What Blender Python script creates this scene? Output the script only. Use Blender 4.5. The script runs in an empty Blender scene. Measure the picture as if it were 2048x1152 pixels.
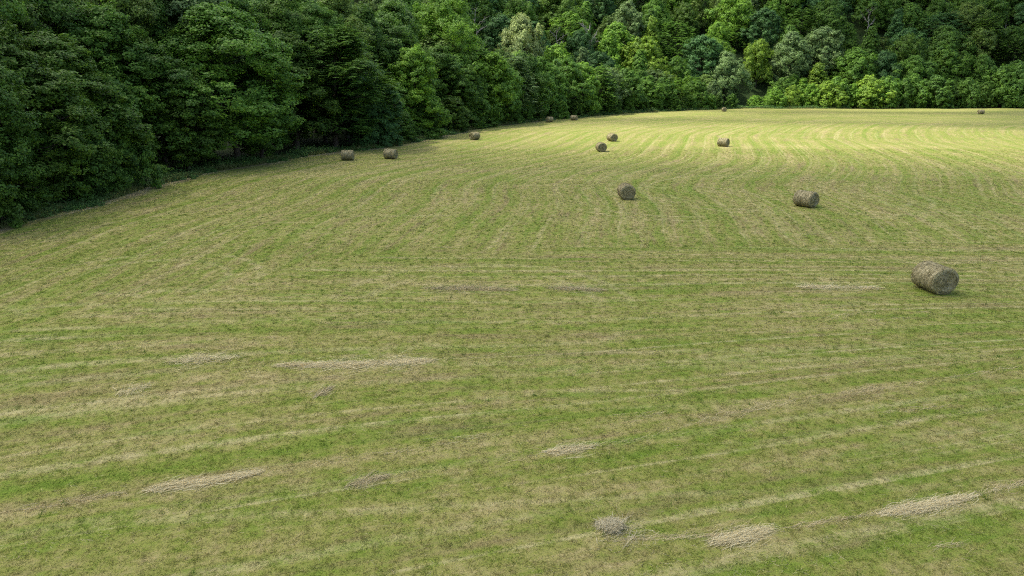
import bpy, math, random
import numpy as np
from mathutils import Vector, Matrix

R = math.radians
scene = bpy.context.scene
COL = scene.collection

# ------------------------------------------------------------------ camera, sky, sun, exposure
EYE, PITCH, FOC = 10.5, R(16.94), 1366.0          # drone height above the field, tilt down, focal length in photo pixels
cam = bpy.data.cameras.new('camera')
cam.sensor_width, cam.lens = 36.0, 36.0 * FOC / 2048
cam.clip_start, cam.clip_end = 0.5, 4000
camo = bpy.data.objects.new('camera', cam)
camo.location, camo.rotation_euler = (0, 0, EYE), (math.pi / 2 - PITCH, 0, 0)
COL.objects.link(camo)
scene.camera = camo

SUN_EL, SUN_AZ = R(58), R(-80)                     # azimuth from +Y towards +X: the sun stands left of the far field
world = bpy.data.worlds.new('World')
scene.world = world
world.use_nodes = True
wn = world.node_tree
sky = wn.nodes.new('ShaderNodeTexSky')
sky.sky_type = 'NISHITA'
sky.sun_disc = False
sky.sun_elevation, sky.sun_rotation = SUN_EL, SUN_AZ
sky.air_density, sky.dust_density, sky.ozone_density = 1.0, 4.0, 0.6
wn.links.new(sky.outputs[0], wn.nodes['Background'].inputs[0])
wn.nodes['Background'].inputs[1].default_value = 0.15
sl = bpy.data.lights.new('sun', 'SUN')
sl.energy, sl.angle, sl.color = 3.3, R(0.55), (1.0, 0.95, 0.86)
so = bpy.data.objects.new('sun', sl)
SUNV = Vector((math.sin(SUN_AZ) * math.cos(SUN_EL), math.cos(SUN_AZ) * math.cos(SUN_EL), math.sin(SUN_EL)))
so.rotation_euler = SUNV.to_track_quat('Z', 'Y').to_euler()
so.location = SUNV * 900
COL.objects.link(so)
scene.view_settings.view_transform = 'Standard'
scene.view_settings.look = 'None'
scene.view_settings.exposure = 1.2
scene.view_settings.gamma = 1.0
scene.cycles.max_bounces = 7
scene.cycles.diffuse_bounces = 4
scene.cycles.transparent_max_bounces = 12
scene.cycles.caustics_reflective = scene.cycles.caustics_refractive = False
scene.cycles.use_denoising = False
scene.cycles.filter_width = 1.15
scene.cycles.sample_clamp_indirect = 1.5

# ------------------------------------------------------------------ survey: picture point -> place on the land
def ray(px, py):
    a, b = (px - 1024) / FOC, (576 - py) / FOC
    return a, math.cos(PITCH) + b * math.sin(PITCH), -math.sin(PITCH) + b * math.cos(PITCH)
def ground(px, py):
    x, y, z = ray(px, py)
    t = -EYE / z
    return x * t, y * t
def at_depth(px, py, Y):
    x, y, z = ray(px, py)
    return x * Y / y, Y, EYE + z * Y / y
def project(x, y, z):
    dz = z - EYE
    f = y * math.cos(PITCH) - dz * math.sin(PITCH)
    u = y * math.sin(PITCH) + dz * math.cos(PITCH)
    return 1024 + FOC * x / f, 576 - FOC * u / f

EDGE = np.array([(-52, -40), (-44, 10), (-37.5, 32)] + [ground(*p) for p in
       [(0, 455), (110, 428), (230, 399), (310, 374), (420, 346), (540, 326), (620, 313), (700, 303), (790, 292), (870, 276),
        (950, 259), (1040, 247), (1120, 238), (1210, 230), (1300, 224), (1400, 220), (1480, 217.5), (1700, 217), (2048, 217)]] + [(300, 268), (420, 262)])

def edge_sd(x, y):
    """Signed distance in metres to the wood's edge, positive inside the wood."""
    x, y = np.asarray(x, float), np.asarray(y, float)
    best = np.full(x.shape, 1e18); sign = np.ones(x.shape)
    for (ax, ay), (bx, by) in zip(EDGE[:-1], EDGE[1:]):
        dx, dy = bx - ax, by - ay
        t = np.clip(((x - ax) * dx + (y - ay) * dy) / (dx * dx + dy * dy), 0, 1)
        qx, qy = x - ax - t * dx, y - ay - t * dy
        d = qx * qx + qy * qy
        s = np.where(dx * qy - dy * qx > 0, 1.0, -1.0)
        m = d < best - 1e-9
        best = np.where(m, d, best); sign = np.where(m, s, sign)
    return np.sqrt(best) * sign

def height(x, y):
    x, y = np.asarray(x, float), np.asarray(y, float)
    s = edge_sd(x, y)
    und = 0.10 * np.sin(x * 0.07 + 1.3) * np.sin(y * 0.05) + 0.05 * np.sin(x * 0.19 + y * 0.13)
    far = np.clip((y - 120) / 120, 0, 1)
    rise = 0.40 + 0.24 * far
    q = np.maximum(0, s - 14)
    hill = rise * (np.sqrt(q * q + 60) - math.sqrt(60))
    hill = 120 * np.tanh(hill / 120)
    lump = np.clip(q / 30, 0, 1) * (2.2 * np.sin(x * 0.045 + 0.6) * np.sin(y * 0.05 + 2) + 1.2 * np.sin(x * 0.11 - y * 0.07))
    return und + hill + lump

def lanes(x, y):
    """Mowing coordinates: metres across and along the long rounds beyond, across and along the headland passes near, and which of the two holds."""
    x, y = np.asarray(x, float), np.asarray(y, float)
    d1 = -edge_sd(x, y)
    q = np.clip((x + 5) / 15, 0, 1); q = q * q * (3 - 2 * q)
    tilt = 0.32 / (1 + np.exp((y - 23 - 6 * q) / 3.2))
    d2 = y - tilt * x + 0.5 * np.sin(x * 0.05)
    # turning bows where the long rounds meet the headland
    line = 43 - 24 * np.clip((-6 - x) / 26, 0, 1) + 3 * np.clip((x - 10) / 25, 0, 1)
    bow = 7.0 * np.exp(-np.maximum(y - line, -3) / 5.0)
    head = 1 / (1 + np.exp((y - line) / 1.3))
    return {'lane': d1 + bow * 0.2, 'along': 0.35 * x + 0.94 * y, 'lane2': d2, 'along2': x, 'head': head}

# ------------------------------------------------------------------ mesh helpers
def mesh_from(name, co, faces, mats, attrs=None, smooth=False, fmat=None):
    """co (n,3); faces (m,k) array with one k."""
    me = bpy.data.meshes.new(name)
    co = np.ascontiguousarray(co, np.float32); faces = np.ascontiguousarray(faces, np.int32)
    m, k = faces.shape
    me.vertices.add(len(co)); me.vertices.foreach_set('co', co.ravel())
    me.loops.add(m * k); me.loops.foreach_set('vertex_index', faces.ravel())
    me.polygons.add(m); me.polygons.foreach_set('loop_start', np.arange(0, m * k, k, dtype=np.int32))
    try: me.polygons.foreach_set('loop_total', np.full(m, k, np.int32))
    except Exception: pass
    if smooth: me.polygons.foreach_set('use_smooth', np.ones(m, bool))
    for mt in mats: me.materials.append(mt)
    if fmat is not None: me.polygons.foreach_set('material_index', np.ascontiguousarray(fmat, np.int32))
    for an, av in (attrs or {}).items():
        a = me.attributes.new(an, 'FLOAT', 'POINT'); a.data.foreach_set('value', np.ascontiguousarray(av, np.float32))
    me.update(calc_edges=True)
    return me

def link(name, data, parent=None, label=None, cat=None, group=None, kind=None, loc=None, rz=None):
    o = bpy.data.objects.new(name, data)
    COL.objects.link(o)
    if parent is not None: o.parent = parent
    if loc is not None: o.location = loc
    if rz is not None: o.rotation_euler = (0, 0, rz)
    for k, v in (('label', label), ('category', cat), ('group', group), ('kind', kind)):
        if v: o[k] = v
    return o

def unit(v):
    return v / np.maximum(np.linalg.norm(v, axis=-1, keepdims=True), 1e-9)

# ------------------------------------------------------------------ node helpers
class NT:
    def __init__(s, tree): s.t = tree
    def n(s, kind, **kw):
        nd = s.t.nodes.new('ShaderNode' + kind)
        for k, v in kw.items():
            if k == 'inp':
                for i, val in v.items(): s.put(nd.inputs[i], val)
            else: setattr(nd, k, v)
        return nd
    def put(s, sock, val):
        if isinstance(val, bpy.types.NodeSocket): s.t.links.new(val, sock)
        else: sock.default_value = val
    def m(s, op, a, b=0.0, c=None, clamp=False):
        nd = s.n('Math', operation=op, use_clamp=clamp)
        s.put(nd.inputs[0], a); s.put(nd.inputs[1], b)
        if c is not None: s.put(nd.inputs[2], c)
        return nd.outputs[0]
    def noise(s, vec, scale, detail=2, rough=0.5, dist=0.0):
        nd = s.n('TexNoise', inp={'Vector': vec, 'Scale': scale, 'Detail': detail, 'Roughness': rough, 'Distortion': dist})
        return nd.outputs[0]
    def vec(s, x, y, z=0.0):
        nd = s.n('CombineXYZ', inp={0: x, 1: y, 2: z}); return nd.outputs[0]
    def mix(s, f, a, b):
        nd = s.n('Mix', data_type='RGBA'); s.put(nd.inputs[0], f); s.put(nd.inputs[6], a); s.put(nd.inputs[7], b); return nd.outputs[2]
    def ramp(s, f, lo, hi):
        nd = s.n('MapRange', interpolation_type='SMOOTHSTEP', inp={0: f, 1: lo, 2: hi}); return nd.outputs[0]
    def scale(s, col, f):
        nd = s.n('VectorMath', operation='SCALE'); s.put(nd.inputs[0], col); s.put(nd.inputs[3], f); return nd.outputs[0]

def new_mat(name):
    m = bpy.data.materials.new(name); m.use_nodes = True
    m.node_tree.nodes.clear()
    nt = NT(m.node_tree)
    out = nt.n('OutputMaterial')
    return m, nt, out

def c4(r, g, b): return (r, g, b, 1.0)

TURNS = [(ground(960, 610) + (6.6,)), (ground(250, 570) + (6.0,)), (ground(60, 660) + (4.5,)), (ground(1560, 385) + (12.0,)), (ground(1330, 400) + (9.0,))]

def field_colour(nt):
    """Colour of the mown sward: rounds of the mower, tan stubble, green regrowth; shared by the ground and the grass blades."""
    at = lambda n: nt.n('Attribute', attribute_name=n).outputs['Fac']
    pos = nt.n('NewGeometry').outputs['Position']
    sep = nt.n('SeparateXYZ', inp={0: pos})
    flat = nt.vec(sep.outputs[0], sep.outputs[1])
    warp = nt.m('MULTIPLY', nt.m('SUBTRACT', nt.noise(flat, 0.035, 1), 0.5), 0.16)
    blot = nt.noise(flat, 0.11, 4, 0.55)
    clump = nt.noise(flat, 1.5, 4, 0.62)
    speck = nt.noise(flat, 9.0, 4, 0.7)
    jit = nt.m('ADD', at('head'), nt.m('MULTIPLY', nt.m('SUBTRACT', nt.noise(flat, 0.45, 3, 0.6), 0.5), 1.1))
    head = nt.ramp(jit, 0.35, 0.65)
    def system(lane, along, sd):
        ln = nt.m('ADD', at(lane), warp); al = at(along)
        streak = nt.noise(nt.vec(nt.m('MULTIPLY', ln, 0.95), nt.m('MULTIPLY', al, 0.022), sd), 1.0, 3, 0.55)
        fine = nt.noise(nt.vec(nt.m('MULTIPLY', ln, 2.6), nt.m('MULTIPLY', al, 0.42), 3.0 + sd), 1.0, 4, 0.65)
        t = nt.m('ADD', nt.m('MULTIPLY', nt.m('SUBTRACT', streak, 0.5), 0.75), nt.m('MULTIPLY', nt.m('SUBTRACT', fine, 0.5), 0.75))
        t = nt.m('ADD', t, nt.m('MULTIPLY', nt.m('SINE', nt.m('MULTIPLY', ln, 2 * math.pi / 2.9)), 0.06))
        edge = nt.m('ABSOLUTE', nt.m('SINE', nt.m('MULTIPLY', ln, math.pi / 2.9)))
        keep = nt.ramp(nt.noise(nt.vec(nt.m('MULTIPLY', ln, 0.35), nt.m('MULTIPLY', al, 0.035), 21.0 + sd), 1.0, 2), 0.38, 0.60)
        line = nt.m('MULTIPLY', nt.ramp(edge, 0.30, 0.06), keep)
        thread = nt.ramp(nt.noise(nt.vec(nt.m('MULTIPLY', ln, 1.9), nt.m('MULTIPLY', al, 0.022), 5.0 + sd), 1.0, 2, 0.6), 0.56, 0.70)
        f = nt.m('MAXIMUM', nt.m('MULTIPLY', line, 0.44), nt.m('MULTIPLY', thread, 0.55))
        brown = nt.noise(nt.vec(nt.m('MULTIPLY', ln, 0.9), nt.m('MULTIPLY', al, 0.10), 9.0 + sd), 1.0, 4, 0.65)
        lush = nt.noise(nt.vec(nt.m('MULTIPLY', ln, 1.3), nt.m('MULTIPLY', al, 0.22), 33.0 + sd), 1.0, 3, 0.6)
        return t, f, brown, lush
    far, near = system('lane', 'along', 0.0), system('lane2', 'along2', 50.0)
    def both(i):
        return nt.m('ADD', nt.m('MULTIPLY', near[i], head), nt.m('MULTIPLY', far[i], nt.m('SUBTRACT', 1.0, head)))
    far = (far[0], nt.m('MULTIPLY', far[1], 0.72), far[2], far[3])
    t, f, brown, lush = both(0), both(1), both(2), both(3)
    t = nt.m('ADD', t, nt.m('MULTIPLY', nt.m('SUBTRACT', blot, 0.5), 0.6))
    t = nt.m('ADD', t, nt.m('MULTIPLY', nt.m('SUBTRACT', clump, 0.5), 0.85))
    t = nt.m('ADD', t, nt.m('MULTIPLY', nt.m('SUBTRACT', speck, 0.5), 0.5))
    t = nt.m('ADD', t, 0.5)
    cr = nt.n('ValToRGB', inp={0: t})
    el = cr.color_ramp.elements
    el[0].position, el[0].color = 0.10, c4(0.106, 0.162, 0.019)
    el[1].position, el[1].color = 1.0, c4(0.36, 0.30, 0.148)
    for p, c in ((0.32, c4(0.140, 0.180, 0.028)), (0.50, c4(0.184, 0.192, 0.046)), (0.72, c4(0.250, 0.222, 0.083))):
        e = el.new(p); e.color = c
    col = nt.mix(nt.m('MULTIPLY', nt.ramp(brown, 0.52, 0.70), 0.62), cr.outputs[0], c4(0.192, 0.145, 0.072))
    over = nt.m('SUBTRACT', sep.outputs[1], nt.m('MULTIPLY', sep.outputs[0], 0.06))
    cross = nt.ramp(nt.noise(nt.vec(nt.m('MULTIPLY', over, 0.9), nt.m('MULTIPLY', sep.outputs[0], 0.045), 15.0), 1.0, 3, 0.6), 0.57, 0.72)
    f = nt.m('MAXIMUM', f, nt.m('MULTIPLY', cross, 0.32))
    ragged = nt.m('MULTIPLY', nt.ramp(nt.m('ADD', nt.m('MULTIPLY', clump, 0.6), nt.m('MULTIPLY', speck, 0.4)), 0.34, 0.62), 1.25)
    f = nt.m('MULTIPLY', f, ragged, clamp=True)
    for cx, cy, rad in TURNS:
        d = nt.n('VectorMath', operation='DISTANCE', inp={0: flat, 1: (cx, cy, 0)}).outputs['Value']
        ring = nt.ramp(nt.m('ABSOLUTE', nt.m('SUBTRACT', nt.m('ABSOLUTE', nt.m('SUBTRACT', d, rad)), 0.85)), 0.40, 0.08)
        part = nt.ramp(nt.noise(flat, 0.16, 1), 0.42, 0.60)
        f = nt.m('MAXIMUM', f, nt.m('MULTIPLY', nt.m('MULTIPLY', ring, part), nt.m('MULTIPLY', ragged, 0.38)))
    col = nt.mix(f, col, c4(0.39, 0.345, 0.172))
    col = nt.mix(nt.m('MULTIPLY', nt.ramp(lush, 0.56, 0.72), 0.5), col, c4(0.110, 0.180, 0.022))
    pits = nt.ramp(nt.noise(flat, 5.0, 4, 0.75), 0.56, 0.70)
    col = nt.mix(nt.m('MULTIPLY', pits, 0.30), col, c4(0.105, 0.090, 0.040))
    return col, speck, flat, clump

# ------------------------------------------------------------------ land
def build_ground():
    xs = np.concatenate([np.arange(-320, -60, 5.0), np.arange(-60, 90, 1.25), np.arange(90, 400.1, 4.0)])
    ys = np.concatenate([np.arange(-70, 5, 5.0), np.arange(5, 130, 1.25), np.arange(130, 290, 2.5), np.arange(290, 560, 5.0)])
    X, Y = np.meshgrid(xs, ys)
    s = edge_sd(X, Y); Z = height(X, Y); LN = {k: v.ravel() for k, v in lanes(X, Y).items()}
    co = np.stack([X, Y, Z], -1).reshape(-1, 3)
    nx, ny = len(xs), len(ys)
    i = np.arange(nx * ny).reshape(ny, nx)
    f = np.stack([i[:-1, :-1], i[:-1, 1:], i[1:, 1:], i[1:, :-1]], -1).reshape(-1, 4)
    m, nt, out = new_mat('mown_field_and_forest_floor')
    col, speck, flat, clump = field_colour(nt)
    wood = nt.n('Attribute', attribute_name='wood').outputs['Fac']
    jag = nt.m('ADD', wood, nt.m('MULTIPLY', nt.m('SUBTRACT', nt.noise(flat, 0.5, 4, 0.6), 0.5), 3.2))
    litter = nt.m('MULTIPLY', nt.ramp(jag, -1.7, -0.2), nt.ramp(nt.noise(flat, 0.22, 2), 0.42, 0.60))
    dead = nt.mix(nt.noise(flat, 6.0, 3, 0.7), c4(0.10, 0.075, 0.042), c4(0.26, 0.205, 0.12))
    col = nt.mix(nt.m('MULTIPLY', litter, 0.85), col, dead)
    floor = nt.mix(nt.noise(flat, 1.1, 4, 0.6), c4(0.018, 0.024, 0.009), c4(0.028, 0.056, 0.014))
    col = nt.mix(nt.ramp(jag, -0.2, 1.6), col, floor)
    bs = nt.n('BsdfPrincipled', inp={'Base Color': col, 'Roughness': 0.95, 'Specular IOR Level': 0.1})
    bump = nt.n('Bump', inp={'Strength': 0.35, 'Distance': 0.12, 'Height': nt.m('ADD', nt.m('MULTIPLY', speck, 0.5), clump)})
    nt.t.links.new(bump.outputs[0], bs.inputs['Normal'])
    nt.t.links.new(bs.outputs[0], out.inputs[0])
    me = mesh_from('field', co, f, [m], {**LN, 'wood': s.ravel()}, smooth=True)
    link('field', me, kind='structure')

# ------------------------------------------------------------------ grass and straw
def grass_material(name, tint=None):
    m, nt, out = new_mat(name)
    if tint is None:
        col, *_ = field_colour(nt)
    else:
        col = nt.mix(nt.n('NewGeometry').outputs['Random Per Island'], tint[0], tint[1])
    rnd = nt.n('NewGeometry').outputs['Random Per Island']
    if tint is None: col = nt.scale(col, nt.m('ADD', nt.m('MULTIPLY', rnd, 0.36), 0.88))
    d = nt.n('BsdfPrincipled', inp={'Base Color': col, 'Roughness': 0.8, 'Specular IOR Level': 0.08})
    t = nt.n('BsdfTranslucent', inp={0: col})
    mx = nt.n('MixShader', inp={0: 0.42, 1: d.outputs[0], 2: t.outputs[0]})
    nt.t.links.new(mx.outputs[0], out.inputs[0])
    return m

def blades(rng, x, y, n, length, width, lift, heading=None, spread=3.14):
    """n blades round each point: narrow triangles that lean over; returns co, faces, owner index."""
    N = len(x) * n
    own = np.repeat(np.arange(len(x)), n)
    bx = x[own] + rng.normal(0, 0.05, N); by = y[own] + rng.normal(0, 0.05, N)
    h0 = (np.zeros(len(x)) if heading is None else heading)[own]
    a = h0 + rng.uniform(-spread, spread, N)
    l = length[own] * rng.uniform(0.5, 1.25, N)
    el = rng.uniform(lift[0], lift[1], N)
    bz = height(x, y)[own]
    d = np.stack([np.cos(a) * np.cos(el), np.sin(a) * np.cos(el), np.sin(el)], -1)
    side = np.stack([-np.sin(a), np.cos(a), rng.normal(0, 0.5, N)], -1)
    side = unit(side) * (width[own] * rng.uniform(0.6, 1.3, N))[:, None] * 0.5
    base = np.stack([bx, by, bz], -1)
    tip = base + d * l[:, None]
    co = np.stack([base - side, base + side, tip], 1).reshape(-1, 3)
    return co, np.arange(N * 3).reshape(-1, 3), own

def build_grass():
    rng = np.random.default_rng(5)
    X, Y, N = [], [], []
    for y0, y1, dens in ((5, 10.5, 60), (10.5, 18, 110), (18, 28, 70), (28, 45, 34), (45, 75, 12), (75, 110, 4)):
        w = y1 * 0.80 + 13
        n = int((y1 - y0) * 2 * w * dens)
        xx, yy = rng.uniform(-w, w, n), rng.uniform(y0, y1, n)
        k = (np.abs(xx) < yy * 0.80 + 13) & (edge_sd(xx, yy) < -0.6)
        X.append(xx[k]); Y.append(yy[k]); N.append(np.full(k.sum(), y1))
    X, Y, N = map(np.concatenate, (X, Y, N))
    ln = np.clip(0.055 + N * 0.0011, 0.06, 0.16) * rng.uniform(0.6, 1.4, len(X))
    wd = np.clip(0.007 + N * 0.0003, 0.008, 0.035)
    co, f, own = blades(rng, X, Y, 6, ln, wd, (0.08, 0.75))
    n = 5200
    tx, ty = rng.uniform(-48, 48, n), 11 + 45 * rng.random(n) ** 1.4
    ok = (np.abs(tx) < ty * 0.8 + 3) & (edge_sd(tx, ty) < -1) & (np.sin(tx * 0.9 + np.sin(ty * 0.7) * 2) + np.sin(ty * 1.3) + rng.normal(0, 0.6, n) > 0.3)
    tx, ty = tx[ok], ty[ok]
    tco, tf, town = blades(rng, tx, ty, 14, 0.10 + 0.10 * rng.random(len(tx)), np.clip(0.006 + ty * 0.00035, 0.008, 0.03), (0.5, 1.35))
    green = grass_material('green_tuft_blades', (c4(0.070, 0.130, 0.018), c4(0.150, 0.230, 0.036)))
    link('grass_tufts', mesh_from('grass_tufts', tco, tf, [green]), kind='stuff', label='small upright tufts of green grass left in the stubble', cat='grass')
    LN = lanes(X, Y)
    me = mesh_from('mown_grass', co, f, [grass_material('grass_blades')],
                   {k: np.repeat(v[own], 3) for k, v in LN.items()})
    link('mown_grass', me, kind='stuff', label='short mown grass stubble of green and tan blades', cat='grass')

def straw_mesh(rng, x, y, heading, length, width, mat, lift=(-0.02, 0.22), spread=0.5, zoff=0.015, pile=None, locks=False):
    N = len(x)
    a = heading + rng.normal(0, spread, N)
    l = length * rng.uniform(0.5, 1.4, N)
    el = rng.uniform(lift[0], lift[1], N)
    z = height(x, y) + zoff * rng.uniform(0.3, 1.6, N) + (0 if pile is None else pile)
    if locks:
        big = rng.random(N) < 0.16
        l = np.where(big, l * 1.2, l * 0.8); width = np.where(big, width * 1.75, width * 0.85)[:, None]
        z = z + np.where(big, 0.02, 0.0)
    c = np.stack([x, y, z], -1)
    d = np.stack([np.cos(a) * np.cos(el), np.sin(a) * np.cos(el), np.sin(el)], -1) * (l / 2)[:, None]
    s = np.stack([-np.sin(a), np.cos(a), rng.normal(0, 0.25, N)], -1)
    s = unit(s) * width / 2
    bend = np.stack([-np.sin(a), np.cos(a), np.full(N, 0.2)], -1) * (l * rng.normal(0, 0.09, N))[:, None]
    co = np.stack([c - d - s * 0.6, c - d + s * 0.6, c + bend + s, c + bend - s, c + d + s * 0.3, c + d - s * 0.3], 1).reshape(-1, 3)
    b = np.arange(N)[:, None] * 6
    f = np.concatenate([b + np.array([[0, 1, 2, 3]]), b + np.array([[3, 2, 4, 5]])])
    return co, f

STRIPS = [  # picture points along the strip, width in m, straws per m, wisp spread, own thing's label or None
    ([(335, 727), (410, 722), (490, 719)], 0.75, 150, 0.7, 'short tan strip of left hay, leftmost end of the long pale row'),
    ([(555, 737), (700, 735), (790, 731), (872, 726)], 0.62, 260, 0.6, 'long dense pale strip of loose hay across the mid field'),
    ([(870, 725), (980, 714), (1095, 695)], 0.5, 40, 0.4, None),
    ([(490, 720), (560, 738)], 0.5, 40, 0.7, None),
    ([(490, 742), (560, 765)], 0.25, 40, 0.5, None),
    ([(238, 792), (300, 773)], 0.75, 110, 0.8, 'ragged tan patch of hay below the short strip'),
    ([(632, 799), (660, 783)], 0.28, 150, 0.3, 'tiny grey wisp of hay lying on green grass alone'),
    ([(305, 983), (350, 976), (420, 968), (510, 953)], 0.26, 330, 0.45, 'tangled pale hay wisp on the grass, low on the left side'),
    ([(0, 1027), (100, 1010), (240, 990)], 0.25, 110, 0.4, None),
    ([(510, 953), (640, 930), (820, 905), (990, 880)], 0.35, 38, 0.4, None),
    ([(700, 980), (740, 966), (765, 962)], 0.30, 170, 0.6, 'grey faded heap of hay strands between two wisps'),
    ([(760, 962), (830, 950)], 0.2, 70, 0.3, None),
    ([(1000, 922), (1100, 910)], 0.3, 70, 0.4, None),
    ([(1100, 910), (1190, 898)], 0.33, 200, 0.4, 'flat tan hay wisp at the field centre, above the round clump'),
    ([(1190, 898), (1290, 880), (1430, 838), (1600, 800), (1760, 778), (1900, 758), (2047, 735)], 0.3, 60, 0.3, None),
    ([(1230, 838), (1320, 832)], 0.3, 90, 0.4, None),
    ([(1690, 787), (1765, 778)], 0.4, 130, 0.5, None),
    ([(1760, 830), (1900, 812)], 0.3, 60, 0.4, None),
    ([(1225, 1089), (1320, 1083), (1425, 1077)], 0.13, 190, 0.35, None),
    ([(1425, 1092), (1480, 1079), (1530, 1067)], 0.24, 520, 0.35, 'bright straw wisp beside the round hay clump, low in the field'),
    ([(1530, 1067), (1650, 1047), (1770, 1026)], 0.15, 90, 0.3, None),
    ([(1765, 1029), (1850, 1014), (1948, 993)], 0.22, 420, 0.3, 'long bright straw wisp low on the right side of the field'),
    ([(1948, 993), (2048, 965)], 0.25, 160, 0.4, None),
    ([(1870, 1097), (1925, 1089)], 0.2, 120, 0.5, None),
    ([(845, 579), (950, 578), (1040, 583)], 0.9, 150, 0.6, 'brownish strip of hay across the centre of the field'),
    ([(1090, 577), (1210, 583)], 0.9, 150, 0.6, 'brownish strip of hay ending at the mower turn'),
    ([(905, 538), (942, 535)], 0.9, 60, 0.7, None),
    ([(1030, 500), (1100, 495), (1400, 504)], 0.8, 20, 0.5, None),
    ([(1150, 470), (1340, 468)], 0.9, 18, 0.5, None),
    ([(1595, 578), (1765, 580)], 0.7, 130, 0.5, 'thin tan strip of hay before the largest bale'),
    ([(2015, 573), (2060, 573)], 0.5, 60, 0.5, None),
    ([(1640, 641), (1750, 627)], 0.4, 60, 0.4, None), ([(1735, 645), (1815, 639)], 0.4, 60, 0.4, None),
    ([(1835, 628), (1905, 633)], 0.4, 60, 0.4, None), ([(1300, 576), (1370, 572)], 0.5, 50, 0.4, None),
    ([(50, 673), (125, 675)], 0.5, 50, 0.5, None), ([(1590, 468), (1665, 470)], 0.7, 40, 0.4, None),
    ([(1395, 838), (1432, 842)], 0.3, 150, 0.5, None), ([(915, 885), (972, 878)], 0.3, 120, 0.5, None),
    ([(1280, 1060), (1180, 1000)], 0.5, 30, 0.9, None), ([(830, 650), (890, 645)], 0.6, 50, 0.6, None),
    ([(1060, 648), (1160, 650)], 0.6, 50, 0.6, None), ([(330, 655), (430, 650)], 1.0, 30, 0.6, None),
]

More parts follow.
